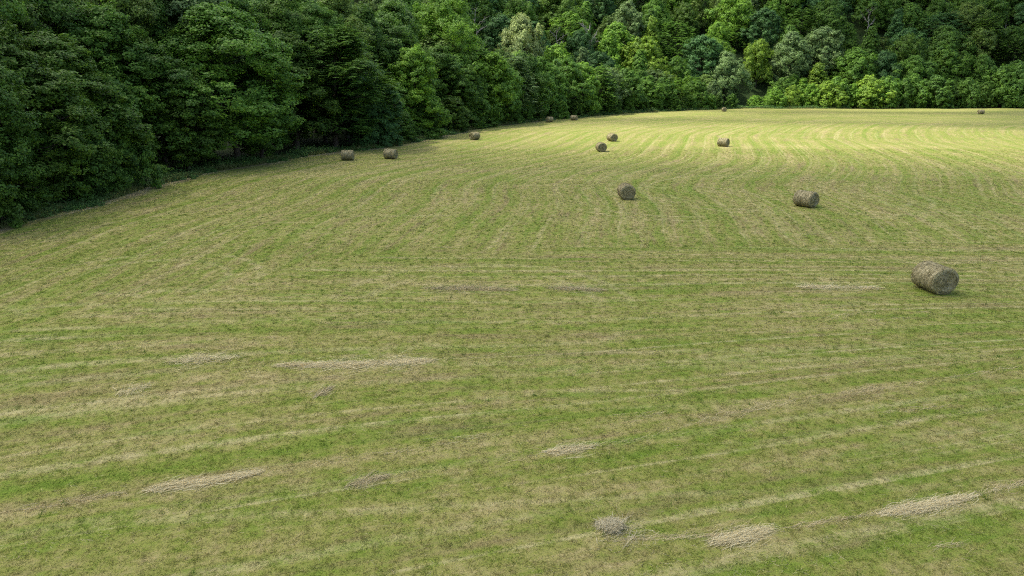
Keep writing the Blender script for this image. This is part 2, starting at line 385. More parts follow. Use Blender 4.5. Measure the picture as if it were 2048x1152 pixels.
def build_straw():
    rng = np.random.default_rng(11)
    pale = grass_material('pale_straw', (c4(0.47, 0.405, 0.205), c4(0.79, 0.715, 0.46)))
    dull = grass_material('dull_straw', (c4(0.35, 0.30, 0.155), c4(0.58, 0.51, 0.31)))
    grey = grass_material('grey_hay', (c4(0.38, 0.34, 0.20), c4(0.64, 0.585, 0.40)))
    mixed = grass_material('mixed_straw', (c4(0.42, 0.35, 0.18), c4(0.72, 0.625, 0.39)))
    loose = []
    for pts, width, dens, spread, label in STRIPS:
        w = np.array([ground(*p) for p in pts])
        seg = np.linalg.norm(np.diff(w, axis=0), axis=1); cum = np.concatenate([[0], np.cumsum(seg)])
        n = int(cum[-1] * dens * (2.0 if label else 0.36))
        t = cum[-1] * (rng.beta(1.5, 1.5, n) if label else rng.random(n))
        # straw lies in knots along the strip
        knots = rng.uniform(0, cum[-1], max(3, int(cum[-1] / 0.9)))
        kn = rng.integers(0, len(knots), n)
        near = rng.random(n) < 0.45
        t = np.where(near, knots[kn] + rng.normal(0, 0.45, n), t)
        t = np.clip(t, 0, cum[-1])
        i = np.clip(np.searchsorted(cum, t) - 1, 0, len(seg) - 1)
        u = (t - cum[i]) / seg[i]
        p = w[i] + (w[i + 1] - w[i]) * u[:, None]
        dv = (w[i + 1] - w[i]) / seg[i][:, None]
        taper = 0.30 + 0.85 * np.sin(np.pi * t / cum[-1]) * (0.65 + 0.35 * np.sin(t * 2.3 + 1) * np.sin(t * 5.1))
        side = rng.normal(0, 0.45, len(knots))
        off = width * taper * (rng.normal(0, 1, n) * np.where(rng.random(n) < 0.30, 0.95, 0.34) + np.where(near, side[kn], 0) * 0.5)
        x, y = p[:, 0] - dv[:, 1] * off, p[:, 1] + dv[:, 0] * off
        dist = float(np.hypot(*w.mean(0)))
        hd = np.arctan2(dv[:, 1], dv[:, 0])
        pile = 0.02 * width * np.exp(-(off / (width * 0.35)) ** 2) if label else None
        co, f = straw_mesh(rng, x, y, hd, 0.50, 0.0045 + 0.00016 * dist, None, spread=spread * 0.8, pile=pile, locks=bool(label))
        if label:
            c = np.array([w.mean(0)[0], w.mean(0)[1], 0]); c[2] = float(height(c[0], c[1]))
            me = mesh_from('hay_wisp', co - c, f, [dull if 'brown' in label or 'grey' in label else pale])
            link('hay_wisp', me, label=label, cat='loose hay', group='strips of loose hay left on the field', loc=tuple(c))
        else:
            loose.append((co, f))
    # single straws all over the near field, lying along the rounds
    n = 20000
    yy = 11 + 50 * rng.random(n) ** 1.7; xx = rng.uniform(-1, 1, n) * (yy * 0.8 + 3)
    k = edge_sd(xx, yy) < -1; xx, yy = xx[k], yy[k]
    L0, Lx, Ly = (lanes(a, b)['lane2'] for a, b in ((xx, yy), (xx + 0.1, yy), (xx, yy + 0.1)))
    hd = np.arctan2(Lx - L0, -(Ly - L0))
    keep = rng.random(len(xx)) < 0.25 + 0.75 * (np.sin(L0 * 2.1 + 3 * np.sin(L0 * 0.7)) > 0.2)
    xx, yy, hd = xx[keep], yy[keep], hd[keep]
    loose.append(straw_mesh(rng, xx, yy, hd, 0.17, 0.0065, None, spread=0.8))
    # dead stalks raked against the wood's edge
    pts = EDGE[2:14]; seg = np.linalg.norm(np.diff(pts, axis=0), axis=1); cum = np.concatenate([[0], np.cumsum(seg)])
    n = 9000; t = rng.uniform(0, cum[-1], n); i = np.clip(np.searchsorted(cum, t) - 1, 0, len(seg) - 1)
    dv = (pts[i + 1] - pts[i]) / seg[i][:, None]; p = pts[i] + dv * (t - cum[i])[:, None]
    off = -0.4 + rng.normal(0, 0.6, n) + 0.5 * np.sin(t * 0.9) * np.sin(t * 0.23)
    ok = np.sin(t * 0.55) + np.sin(t * 0.17 + 2) + rng.normal(0, 0.5, n) > 0.1
    p, dv, off, n = p[ok], dv[ok], off[ok], int(ok.sum())
    ex, ey = p[:, 0] - dv[:, 1] * off, p[:, 1] + dv[:, 0] * off
    edge_litter = straw_mesh(rng, ex, ey, np.arctan2(dv[:, 1], dv[:, 0]), 0.7, 0.03, None, spread=0.5)
    def merge(parts):
        o = 0; C, F = [], []
        for co, f in parts: C.append(co); F.append(f + o); o += len(co)
        return np.concatenate(C), np.concatenate(F)
    co, f = merge(loose)
    link('straw_litter', mesh_from('straw_litter', co, f, [mixed]), kind='stuff', label='scattered pale straws lying on the mown grass', cat='straw')
    link('dead_stalk_litter', mesh_from('dead_stalk_litter', *edge_litter, [dull]), kind='stuff', label='dead brown stalks raked along the edge of the wood', cat='plant litter')
    # the round clump of hay
    cx, cy = ground(1226, 1064)
    n = 800
    th, rr = rng.uniform(0, 2 * math.pi, n), np.sqrt(rng.random(n)) * 0.28
    rr = rr * (1 + 0.35 * np.cos(th - 2.4) + 0.15 * np.sin(3 * th))
    x, y = rr * np.cos(th) * 1.15, rr * np.sin(th) * 0.9
    x = np.concatenate([x, rng.normal(0.25, 0.35, 260)]); y = np.concatenate([y, rng.normal(-0.2, 0.28, 260)])
    z = np.concatenate([0.15 * np.clip(1 - (rr / 0.42) ** 2, 0, 1) * rng.uniform(0.2, 1, n), np.zeros(260)])
    co, f = straw_mesh(rng, x + cx, y + cy, np.concatenate([th + 1.2, rng.uniform(0, 6.28, 260)]), 0.30, 0.008, None, spread=0.9, pile=z, lift=(-0.5, 0.5), locks=True)
    c = np.array([cx, cy, float(height(cx, cy))])
    link('hay_clump', mesh_from('hay_clump', co - c, f, [grey]), label='small round grey clump of tangled hay alone on the grass', cat='loose hay', loc=tuple(c))

# ------------------------------------------------------------------ hay bales
def bale_material(name, side):
    m, nt, out = new_mat(name)
    a = nt.n('Attribute', attribute_name='across').outputs['Fac']
    r = nt.n('Attribute', attribute_name='round').outputs['Fac']
    tc = nt.n('TexCoord').outputs['Object']
    if side:
        v = nt.vec(nt.m('MULTIPLY', a, 34.0), nt.m('MULTIPLY', r, 2.4))
        v2 = nt.vec(nt.m('MULTIPLY', a, 6.0), nt.m('MULTIPLY', r, 1.6), 4.0)
    else:
        v = nt.vec(nt.m('MULTIPLY', a, 30.0), nt.m('MULTIPLY', r, 1.8))
        v2 = nt.vec(nt.m('MULTIPLY', a, 9.0), nt.m('MULTIPLY', r, 0.8), 4.0)
    n1, n2, n3 = nt.noise(v, 1.0, 4, 0.65), nt.noise(v2, 1.0, 3, 0.6), nt.noise(tc, 14.0, 5, 0.7)
    t = nt.m('ADD', nt.m('ADD', nt.m('MULTIPLY', n1, 0.55), nt.m('MULTIPLY', n2, 0.55)), nt.m('MULTIPLY', nt.m('SUBTRACT', n3, 0.5), 0.55))
    cr = nt.n('ValToRGB', inp={0: t})
    el = cr.color_ramp.elements
    if side: stops = ((0.32, (0.034, 0.031, 0.014)), (0.46, (0.155, 0.140, 0.066)), (0.60, (0.305, 0.272, 0.150)), (0.80, (0.52, 0.465, 0.31)))
    else: stops = ((0.32, (0.024, 0.022, 0.010)), (0.45, (0.150, 0.136, 0.062)), (0.58, (0.31, 0.28, 0.148)), (0.78, (0.53, 0.475, 0.31)))
    el[0].position, el[0].color = stops[0][0], c4(*stops[0][1]); el[1].position, el[1].color = stops[3][0], c4(*stops[3][1])
    for p, c in stops[1:3]: e = el.new(p); e.color = c4(*c)
    bs = nt.n('BsdfPrincipled', inp={'Base Color': cr.outputs[0], 'Roughness': 0.9, 'Specular IOR Level': 0.15})
    b = nt.n('Bump', inp={'Strength': 0.9, 'Distance': 0.05, 'Height': t})
    nt.t.links.new(b.outputs[0], bs.inputs['Normal']); nt.t.links.new(bs.outputs[0], out.inputs[0])
    return m

def vnoise(x, y, seed):
    """Smooth lattice noise, period-free in x, for small surface lumps."""
    def h(i, j): return np.modf(np.sin(i * 127.1 + j * 311.7 + seed * 74.7) * 43758.5453)[0] % 1.0
    i, j = np.floor(x), np.floor(y); u, v = x - i, y - j
    u, v = u * u * (3 - 2 * u), v * v * (3 - 2 * v)
    return (h(i, j) * (1 - u) + h(i + 1, j) * u) * (1 - v) + (h(i, j + 1) * (1 - u) + h(i + 1, j + 1) * u) * v - 0.5

BR, BL = 0.71, 1.54
def bale_parts(seed, mats):
    """Bale lying along X with its underside at z = 0: wrapped side, two coiled ends, wisps standing off."""
    rng = np.random.default_rng(seed)
    nu, nv = 120, 44
    th = np.linspace(0, 2 * math.pi, nu, endpoint=False)
    ax = np.linspace(-1, 1, nv) * BL / 2
    T, X = np.meshgrid(th, ax)
    e = np.clip((np.abs(X) - (BL / 2 - 0.09)) / 0.09, 0, 1)
    rad = BR - 0.07 * e ** 2.2
    w = np.minimum(T, 2 * math.pi - T)
    rad = rad + 0.028 * vnoise(X * 14 + 3, w * 3, seed) + 0.020 * vnoise(X * 30, w * 9, seed + 2) + 0.03 * vnoise(X * 2.5, w * 1.5, seed + 5) - 0.012 * (np.abs(np.sin(X * 21 + seed)) ** 8)
    def place(X, rad, T):
        y, z = rad * np.sin(T), rad * np.cos(T) + BR
        z = z * 0.985
        low = np.clip(0.07 - z, 0, 1)
        z = np.maximum(z, 0.012 + 0.1 * np.clip(z, -1, 0.0)); y = y * (1 + 0.5 * low)
        return np.stack([X, y, z - 0.01], -1)
    co = place(X, rad, T).reshape(-1, 3)
    i = np.arange(nu * nv).reshape(nv, nu)
    f = np.stack([i[:-1], np.roll(i, -1, 1)[:-1], np.roll(i, -1, 1)[1:], i[1:]], -1).reshape(-1, 4)
    side = mesh_from('wrapped_side', co, f, [mats[0]], {'across': X.ravel(), 'round': w.ravel()}, smooth=True)
    ends = []
    for sgn in (-1, 1):
        nr = 46
        rr = np.linspace(0.004, 1, nr)
        T2, RR = np.meshgrid(th, rr)
        edge = rad[-1 if sgn > 0 else 0][None, :]
        r = RR * edge
        coil = np.sin((r / 0.062 + sgn * T2 / (2 * math.pi)) * 2 * math.pi)
        w2 = np.minimum(T2, 2 * math.pi - T2)
        xx = BL / 2 + 0.035 * (1 - RR ** 2) + (0.026 * coil + 0.03 * vnoise(r * 22, w2 * 4 + r * 5, seed + 9) + 0.022 * vnoise(r * 50, w2 * 11, seed + 4)) * np.clip((1 - RR) * 6, 0, 1)
        c2 = place(sgn * xx, r, T2).reshape(-1, 3)
        i2 = np.arange(nu * nr).reshape(nr, nu)
        f2 = np.stack([i2[:-1], np.roll(i2, -1, 1)[:-1], np.roll(i2, -1, 1)[1:], i2[1:]], -1).reshape(-1, 4)
        ends.append(mesh_from('coiled_end', c2, f2 if sgn < 0 else f2[:, ::-1], [mats[1]], {'across': (r + 0.062 * T2 / (2 * math.pi) * sgn).ravel(), 'round': (w2 + sgn * 3).ravel()}, smooth=True))
    # wisps: straws bound round the bale that stand a little off it, and a few hanging from the ends
    n = 1500
    t, x = rng.uniform(0, 2 * math.pi, n), rng.uniform(-BL / 2 - 0.01, BL / 2 + 0.01, n)
    l = rng.uniform(0.08, 0.30, n); dev = rng.normal(0, 0.35, n)
    P = []
    for k, off in ((-1, 0.0), (0, 0.012), (1, 0.022)):
        P.append(place(x + k * l * 0.5 * np.sin(dev), np.full(n, BR + 0.004) + off * rng.uniform(0, 1.6, n) - 0.05 * np.clip((np.abs(x) - BL / 2 + 0.09) / 0.09, 0, 1) ** 2, t + k * l * 0.5 * np.cos(dev) / BR))
    n2 = 500
    sg = np.where(rng.random(n2) < 0.5, -1.0, 1.0); r2 = BR * np.sqrt(rng.random(n2)) * 0.98; t2 = rng.uniform(0, 2 * math.pi, n2)
    for k in range(3):
        P[k] = np.concatenate([P[k], place(sg * (BL / 2 + 0.045 * (1 - (r2 / BR) ** 2) + 0.012 + 0.016 * k * rng.random(n2)), r2 + rng.normal(0, 0.015, n2), t2 + k * rng.uniform(0.05, 0.25, n2) * 0.4 / np.maximum(r2, 0.1))])
    A, B, C = P
    d = unit(C - A); s = unit(np.cross(d, rng.normal(0, 1, d.shape))) * 0.0032
    co = np.stack([A - s, A + s, B + s, B - s, C + s * 0.4, C - s * 0.4], 1).reshape(-1, 3)
    co[:, 2] = np.maximum(co[:, 2], 0.004)
    b = np.arange(len(A))[:, None] * 6
    wisp = mesh_from('loose_straw_fringe', co, np.concatenate([b + np.array([[0, 1, 2, 3]]), b + np.array([[3, 2, 4, 5]])]), [mats[2]])
    return side, ends, wisp

BALES = [  # picture x, y of the ground contact, angle of the near end away from the viewer (plus = turned to the right), label
    (1863, 587, 40, 'largest hay bale, low on the right, its coiled end turned right'),
    (1610, 414, 57, 'weathered hay bale second largest, mostly its wrapped side showing, right of centre'),
    (1252, 398, 12, 'hay bale near the field centre with its round coiled end facing forward'),
    (1446, 294, 66, 'hay bale alone at the near edge of the sunlit strip, wrapped side showing'),
    (1202, 302, 14, 'dark round hay bale in shade, lower of the close pair by the sunlit strip'),
    (1224, 283, 30, 'sunlit hay bale, upper of the close pair in mid field'),
    (949, 280, -42, 'hay bale at the bend of the wood edge, end turned left'),
    (782, 318, 64, 'second hay bale from the left, beside the dark wood'),
    (696, 322, 76, 'leftmost hay bale, full wrapped side showing, beside the dark wood'),
    (1099, 245, -48, 'small distant hay bale, left one of two by the sunlit wood edge'),
    (1148, 241, 60, 'small distant hay bale, right one of two by the sunlit wood edge'),
    (1448, 223.5, 15, 'tiny farthest hay bale before the gap in the tree line'),
    (1961, 229, -55, 'tiny distant hay bale at the far right before the hedge'),
]

def build_bales():
    mats = [bale_material('bale_wrapped_hay', True), bale_material('bale_coiled_end', False), grass_material('bale_straw', (c4(0.14, 0.115, 0.055), c4(0.36, 0.30, 0.17)))]
    kinds = [bale_parts(s, mats) for s in (3, 8, 21)]
    for i, (px, py, ang, label) in enumerate(BALES):
        side, ends, wisp = kinds[(0, 1, 2, 1, 0, 2, 1, 0, 2, 1, 0, 2, 1)[i]]
        x, y = ground(px, py)
        d = math.hypot(x, y); x, y = x * (1 + 0.35 / d), y * (1 + 0.35 / d)
        z = float(height(x, y))
        to_cam = math.atan2(-y, -x)
        root = link('hay_bale', None, label=label, cat='hay bale', group='round hay bales lying on the mown field', loc=(x, y, z), rz=to_cam + R(ang))
        root.scale = (1.03 + 0.03 * math.sin(i * 2.1), 1.04 + 0.02 * math.sin(i * 1.3 + 1), 1.01 - 0.045 * abs(math.sin(i * 1.7)))
        link('wrapped_side', side, root)
        for e in ends: link('coiled_end', e, root)
        link('loose_straw_fringe', wisp, root)

# ------------------------------------------------------------------ trees
def leaf_material():
    m, nt, out = new_mat('leaves')
    oi = nt.n('ObjectInfo')
    rnd = nt.n('NewGeometry').outputs['Random Per Island']
    tc = nt.n('TexCoord').outputs['Object']
    patch = nt.noise(tc, 0.55, 2, 0.5)
    col = oi.outputs['Color']
    young = nt.n('HueSaturation', inp={'Hue': 0.485, 'Saturation': 1.05, 'Value': 1.5, 'Color': col}).outputs[0]
    old = nt.n('HueSaturation', inp={'Hue': 0.515, 'Saturation': 0.9, 'Value': 0.72, 'Color': col}).outputs[0]
    f = nt.m('ADD', nt.m('MULTIPLY', rnd, 0.42), nt.m('MULTIPLY', nt.m('SUBTRACT', patch, 0.5), 1.4), clamp=False)
    f = nt.m('ADD', f, 0.24, clamp=True)
    c = nt.mix(f, old, young)
    d = nt.n('BsdfPrincipled', inp={'Base Color': c, 'Roughness': 0.55, 'Specular IOR Level': 0.18})
    t = nt.n('BsdfTranslucent', inp={0: c})
    mx = nt.n('MixShader', inp={0: 0.38, 1: d.outputs[0], 2: t.outputs[0]})
    nt.t.links.new(mx.outputs[0], out.inputs[0])
    return m

def bark_material(name, dark, light):
    m, nt, out = new_mat(name)
    tc = nt.n('TexCoord').outputs['Object']
    mp = nt.n('Mapping', inp={0: tc, 3: (6, 6, 1.2)})
    n = nt.noise(mp.outputs[0], 1.0, 4, 0.65)
    c = nt.mix(nt.ramp(n, 0.3, 0.7), dark, light)
    bs = nt.n('BsdfPrincipled', inp={'Base Color': c, 'Roughness': 0.9, 'Specular IOR Level': 0.1})
    b = nt.n('Bump', inp={'Strength': 0.6, 'Distance': 0.05, 'Height': n})
    nt.t.links.new(b.outputs[0], bs.inputs['Normal']); nt.t.links.new(bs.outputs[0], out.inputs[0])
    return m

LEAF = leaf_material()
BARK = bark_material('bark', c4(0.045, 0.036, 0.026), c4(0.12, 0.10, 0.078))
GREYBARK = bark_material('bleached_bark', c4(0.16, 0.145, 0.125), c4(0.36, 0.34, 0.31))

def tube(paths, sides=7):
    """paths: list of (points (n,3), radii (n)); one mesh array pair."""
    C, F, o = [], [], 0
    for pts, rad in paths:
        pts = np.asarray(pts, float); n = len(pts)
        tg = unit(np.gradient(pts, axis=0))
        ref = np.array([1.0, 0, 0]) if abs(tg[0, 0]) < 0.8 else np.array([0, 1.0, 0])
        u = unit(np.cross(tg, ref)); v = np.cross(tg, u)
        a = np.linspace(0, 2 * math.pi, sides, endpoint=False)
        ring = pts[:, None] + np.asarray(rad)[:, None, None] * (np.cos(a)[None, :, None] * u[:, None] + np.sin(a)[None, :, None] * v[:, None])
        C.append(ring.reshape(-1, 3))
        i = np.arange(n * sides).reshape(n, sides) + o
        F.append(np.stack([i[:-1], np.roll(i, -1, 1)[:-1], np.roll(i, -1, 1)[1:], i[1:]], -1).reshape(-1, 4))
        o += n * sides
    return np.concatenate(C), np.concatenate(F)

def curve(rng, a, b, n, wob, sag=0.0):
    t = np.linspace(0, 1, n)[:, None]
    p = a + (b - a) * t
    p[1:-1] += rng.normal(0, wob, (n - 2, 3))
    p[:, 2] += sag * np.sin(t[:, 0] * math.pi)
    return p

PROFILE = {
    'round': lambda t: np.sqrt(np.clip(1 - (2 * t - 0.85) ** 2 / 1.33, 0.02, 1)),
    'broad': lambda t: np.clip(1.05 * np.sin(np.clip(t, 0, 1) * 2.5 + 0.5), 0.12, 1),
    'tall': lambda t: np.clip(0.55 + 0.5 * np.sin(t * 3.0 + 0.2), 0.1, 1) * np.sqrt(np.clip(1.04 - t ** 4, 0.02, 1)),
    'cone': lambda t: np.clip(1.0 - 0.85 * t ** 1.25, 0.06, 1) * np.clip(0.75 + 2 * t, 0, 1),
    'edge': lambda t: np.clip(1.0 - 0.15 * t, 0, 1) * np.sqrt(np.clip(1.03 - t ** 3, 0.02, 1)),
}

def make_tree(seed, Rc, z0, z1, shape, n_lobes, lobe_r, leaf, n_leaves, style='broad', bark=BARK, trunk_r=0.28, droop=0.0, gap=0.0):
    """Crown mesh of single leaves gathered in twig clusters on boughs, and a trunk mesh with limbs reaching the boughs."""
    rng = np.random.default_rng(seed)
    prof = PROFILE[shape]
    # boughs
    t = (np.arange(n_lobes) + rng.uniform(0.1, 0.9, n_lobes)) / n_lobes
    t = t ** 0.85
    ph = np.arange(n_lobes) * 2.39996 + rng.uniform(-0.5, 0.5, n_lobes) + seed
    squash = 1 + 0.16 * np.sin(ph * 2 + seed) + 0.12 * np.sin(ph * 3 + 2 * seed)
    rr = Rc * prof(t) * squash * rng.uniform(0.62, 1.0, n_lobes)
    inner = rng.random(n_lobes) < 0.22
    rr = np.where(inner, rr * 0.5, rr)
    lr = lobe_r * rng.uniform(0.65, 1.35, n_lobes) * (0.75 + 0.35 * prof(t))
    rr = np.maximum(rr - lr * 0.55, 0)
    lean = rng.normal(0, 0.05 * Rc, 2)
    cen = np.stack([rr * np.cos(ph) + lean[0] * t, rr * np.sin(ph) + lean[1] * t, z0 + (z1 - z0) * t - lr * 0.45], -1)
    cen[:, 2] = np.maximum(cen[:, 2], z0 + lr * 0.2)
    # twig clusters on the outside of each bough
    per = 22
    nb = n_lobes * per
    ow = np.repeat(np.arange(n_lobes), per)
    d = unit(rng.normal(0, 1, (nb, 3)) + np.array([0, 0, 0.45]))
    outw = unit(np.concatenate([cen[:, :2], np.full((n_lobes, 1), 0.0)], 1) + 1e-6)
    d = unit(d + 0.55 * outw[ow])
    k = rng.uniform(0.55, 1.12, nb)
    k = np.where(rng.random(nb) < 0.10, k * 1.25, k)
    tw = cen[ow] + d * (lr[ow] * k)[:, None] * np.array([1.0, 1.0, 0.88])
    tr = lobe_r * 0.30 * rng.uniform(0.6, 1.3, nb)
    dead = rng.random(nb) < gap
    # leaves
    live = np.where(~dead)[0]
    q = live[rng.integers(0, len(live), n_leaves)]
    if style == 'feather':
        # pinnate fronds: leaves in two rows along a drooping rib
        fr = 16
        nf = n_leaves // fr
        qf = live[rng.integers(0, len(live), nf)]
        az = np.arctan2(d[qf, 1], d[qf, 0]) + rng.uniform(-1.3, 1.3, nf)
        el = rng.uniform(-0.2, 0.8, nf)
        fd = np.stack([np.cos(az) * np.cos(el), np.sin(az) * np.cos(el), np.sin(el)], -1)
        fl = lobe_r * 0.44 * rng.uniform(0.7, 1.3, nf)
        org = tw[qf] + rng.normal(0, 1, (nf, 3)) * (tr[qf] * 0.6)[:, None]
        s = np.tile(np.repeat(np.linspace(0.15, 1, fr // 2), 2), nf)
        sd = np.tile(np.array([1.0, -1.0]), nf * fr // 2)
        fi = np.repeat(np.arange(nf), fr)
        pos = org[fi] + fd[fi] * (fl[fi] * s)[:, None] - np.array([0, 0, 1.0]) * (fl[fi] * 0.28 * s ** 2)[:, None]
        lat = unit(np.cross(fd, np.array([0, 0, 1.0])))
        ld = unit(lat[fi] * sd[:, None] + 0.45 * fd[fi] + rng.normal(0, 0.12, pos.shape) - np.array([0, 0, 0.25]))
        nrm = unit(np.array([0, 0, 1.0]) + 0.35 * d[qf][fi] + rng.normal(0, 0.18, pos.shape))
        size = leaf * 0.8 * rng.uniform(0.7, 1.2, len(pos)) * (1 - 0.4 * np.abs(s - 0.5))
        ratio = 0.46
        pos = pos + ld * (size * 0.5)[:, None]
    else:
        g = rng.normal(0, 1, (n_leaves, 3)); g = unit(g) * (rng.random(n_leaves) ** 0.45)[:, None]
        pos = tw[q] + g * tr[q][:, None] * np.array([1.15, 1.15, 0.95])
        nrm = unit(0.85 * d[q] + 0.45 * g + np.array([0, 0, 0.40]) + rng.normal(0, 0.40 if leaf < 0.3 else 0.24, pos.shape))
        ld = unit(np.cross(nrm, rng.normal(0, 1, pos.shape)))
        ld = unit(ld + np.array([0, 0, -0.35 - droop]))
        size = leaf * rng.uniform(0.6, 1.35, n_leaves)
        ratio = 0.62
    wd = unit(np.cross(nrm, ld))
    L = ld * (size * 0.5)[:, None]; W = wd * (size * 0.5 * ratio)[:, None]
    fold = nrm * (size * 0.10)[:, None]
    co = np.stack([pos - L, pos + W - 0.15 * L + fold, pos + L, pos - W - 0.15 * L + fold], 1).reshape(-1, 3)
    co[:, 2] = np.maximum(co[:, 2], 0.02)
    crown = mesh_from('crown', co, np.arange(len(co)).reshape(-1, 4), [LEAF])
    # trunk and limbs
    top = z0 + (z1 - z0) * 0.72
    spine = curve(rng, np.array([0, 0, -0.6]), np.array([lean[0], lean[1], top]), 9, 0.05 * Rc * 0.4)
    spine[0] = (0, 0, -0.6); spine[1, :2] *= 0.2
    rad = trunk_r * (1 - 0.85 * np.linspace(0, 1, 9)) ; rad[0] *= 1.35
    paths = [(spine, rad)]
    for j in range(0, n_lobes, 1 if n_lobes < 26 else 2):
        zz = min(max(cen[j, 2] - rng.uniform(0.25, 0.55) * max(rr[j], 1.0), z0 * 0.6 + 0.4), top * 0.97)
        u = (zz + 0.6) / (top + 0.6) * 8; i0 = int(min(u, 7)); st = spine[i0] + (spine[i0 + 1] - spine[i0]) * (u - i0)
        r0 = np.interp(u, np.arange(9), rad) * 0.5
        p = curve(rng, st, cen[j], 6, 0.06 * lobe_r)
        paths.append((p, np.linspace(max(r0, 0.03), 0.02, 6)))
        for _ in range(3):
            e = cen[j] + unit(rng.normal(0, 1, 3) + np.array([0, 0, 0.4])) * lr[j] * 0.85
            paths.append((curve(rng, p[4], e, 4, 0.05 * lobe_r), np.linspace(0.03, 0.012, 4)))
    trunk = mesh_from('trunk', *tube(paths, 6), [bark], smooth=True)
    return crown, trunk, z1, Rc

def make_dead(seed, h, spread, n, r0):
    rng = np.random.default_rng(seed)
    spine = curve(rng, np.array([0, 0, -0.5]), np.array([rng.normal(0, 0.6), rng.normal(0, 0.6), h]), 10, 0.18)
    paths = [(spine, np.linspace(r0, 0.04, 10))]
    for j in range(n):
        u = rng.uniform(4.0, 8.6); i0 = int(u); st = spine[i0] + (spine[i0 + 1] - spine[i0]) * (u - i0)
        a = j * 2.4 + rng.uniform(-0.4, 0.4); l = spread * rng.uniform(0.6, 1.1) * (1.2 - u / 12)
        e = st + np.array([math.cos(a) * l, math.sin(a) * l, l * rng.uniform(0.7, 1.5)])
        p = curve(rng, st, e, 7, 0.10)
        rb = r0 * 0.42
        paths.append((p, np.linspace(rb, 0.03, 7)))
        for _ in range(4):
            b = p[rng.integers(2, 6)]
            e2 = b + (e - st) * rng.uniform(0.25, 0.45) + rng.normal(0, l * 0.2, 3)
            paths.append((curve(rng, b, e2, 5, 0.06), np.linspace(rb * 0.45, 0.02, 5)))
    return mesh_from('trunk', *tube(paths, 6), [GREYBARK], smooth=True)

TONES = {
    'dark': ((0.084, 0.166, 0.022), 'dark green'), 'deep': ((0.086, 0.184, 0.026), 'deep green'),
    'mid': ((0.108, 0.225, 0.030), 'mid green'), 'bright': ((0.148, 0.290, 0.032), 'bright green'),
    'lime': ((0.180, 0.300, 0.034), 'yellow green'), 'pale': ((0.165, 0.262, 0.085), 'pale grey green'),
    'blue': ((0.074, 0.172, 0.048), 'bluish green'), 'olive': ((0.130, 0.212, 0.040), 'olive green'),
    'cream': ((0.29, 0.37, 0.125), 'cream flowered'),
}
ORD = 'first second third fourth fifth sixth seventh eighth ninth tenth eleventh twelfth thirteenth fourteenth fifteenth sixteenth seventeenth eighteenth nineteenth twentieth'.split()
ORD += ['twenty-' + w for w in ORD[:9]] + ['thirtieth'] + ['thirty-' + w for w in ORD[:9]] + ['fortieth'] + ['forty-' + w for w in ORD[:9]]

PLANTED = []   # (row key, picture x, object, tone words, form words)
def plant(kind, proto, x, y, h=None, w=1.0, tone='mid', rz=0.0, row=None, form='', group=None, sink=0.0, jit=0.0):
    crown, trunk, z1, Rc = proto
    s = (h / z1) if h else 1.0
    root = link(kind, None, loc=(x, y, float(height(x, y)) - sink), rz=rz, cat='tree' if 'tree' in kind else 'shrub')
    sc = (s * w, s * w, s)
    c = link('crown', crown, root); tkn = link('trunk', trunk, root)
    root.scale = sc
    r = TONES[tone][0]
    j = 1 + jit
    c.color = (r[0] * j, r[1] * j, r[2] * j, 1)
    if group: root['group'] = group
    px, _ = project(x, y, float(height(x, y)) + (h or z1) * 0.6)
    PLANTED.append((row, px, root, TONES[tone][1], form))
    return root

def edge_point(s_along, off):
    """Point along the wood's edge measured from the first survey point, set back by off metres into the wood."""
    pts = EDGE; seg = np.linalg.norm(np.diff(pts, axis=0), axis=1); cum = np.concatenate([[0], np.cumsum(seg)])
    i = int(np.clip(np.searchsorted(cum, s_along) - 1, 0, len(seg) - 1))
    d = (pts[i + 1] - pts[i]) / seg[i]
    # smooth the heading so that set back rows do not bunch at the corners
    p = pts[i] + d * (s_along - cum[i])
    return p[0] - d[1] * off, p[1] + d[0] * off
def along_of(px_target):
    best = None
    for s in np.arange(0, 900, 0.5):
        x, y = edge_point(s, 0)
        if y < 20: continue
        p = project(x, y, 0)[0]
        if best is None or abs(p - px_target) < best[0]: best = (abs(p - px_target), s)
    return best[1]

FORM = {'oak': 'lumpy', 'maple': 'dense leafy', 'feather': 'feathery', 'tall': 'tall', 'low': 'low bushy', 'round': 'round-headed', 'cone': 'pointed', 'flat': 'layered', 'loose': 'loose'}

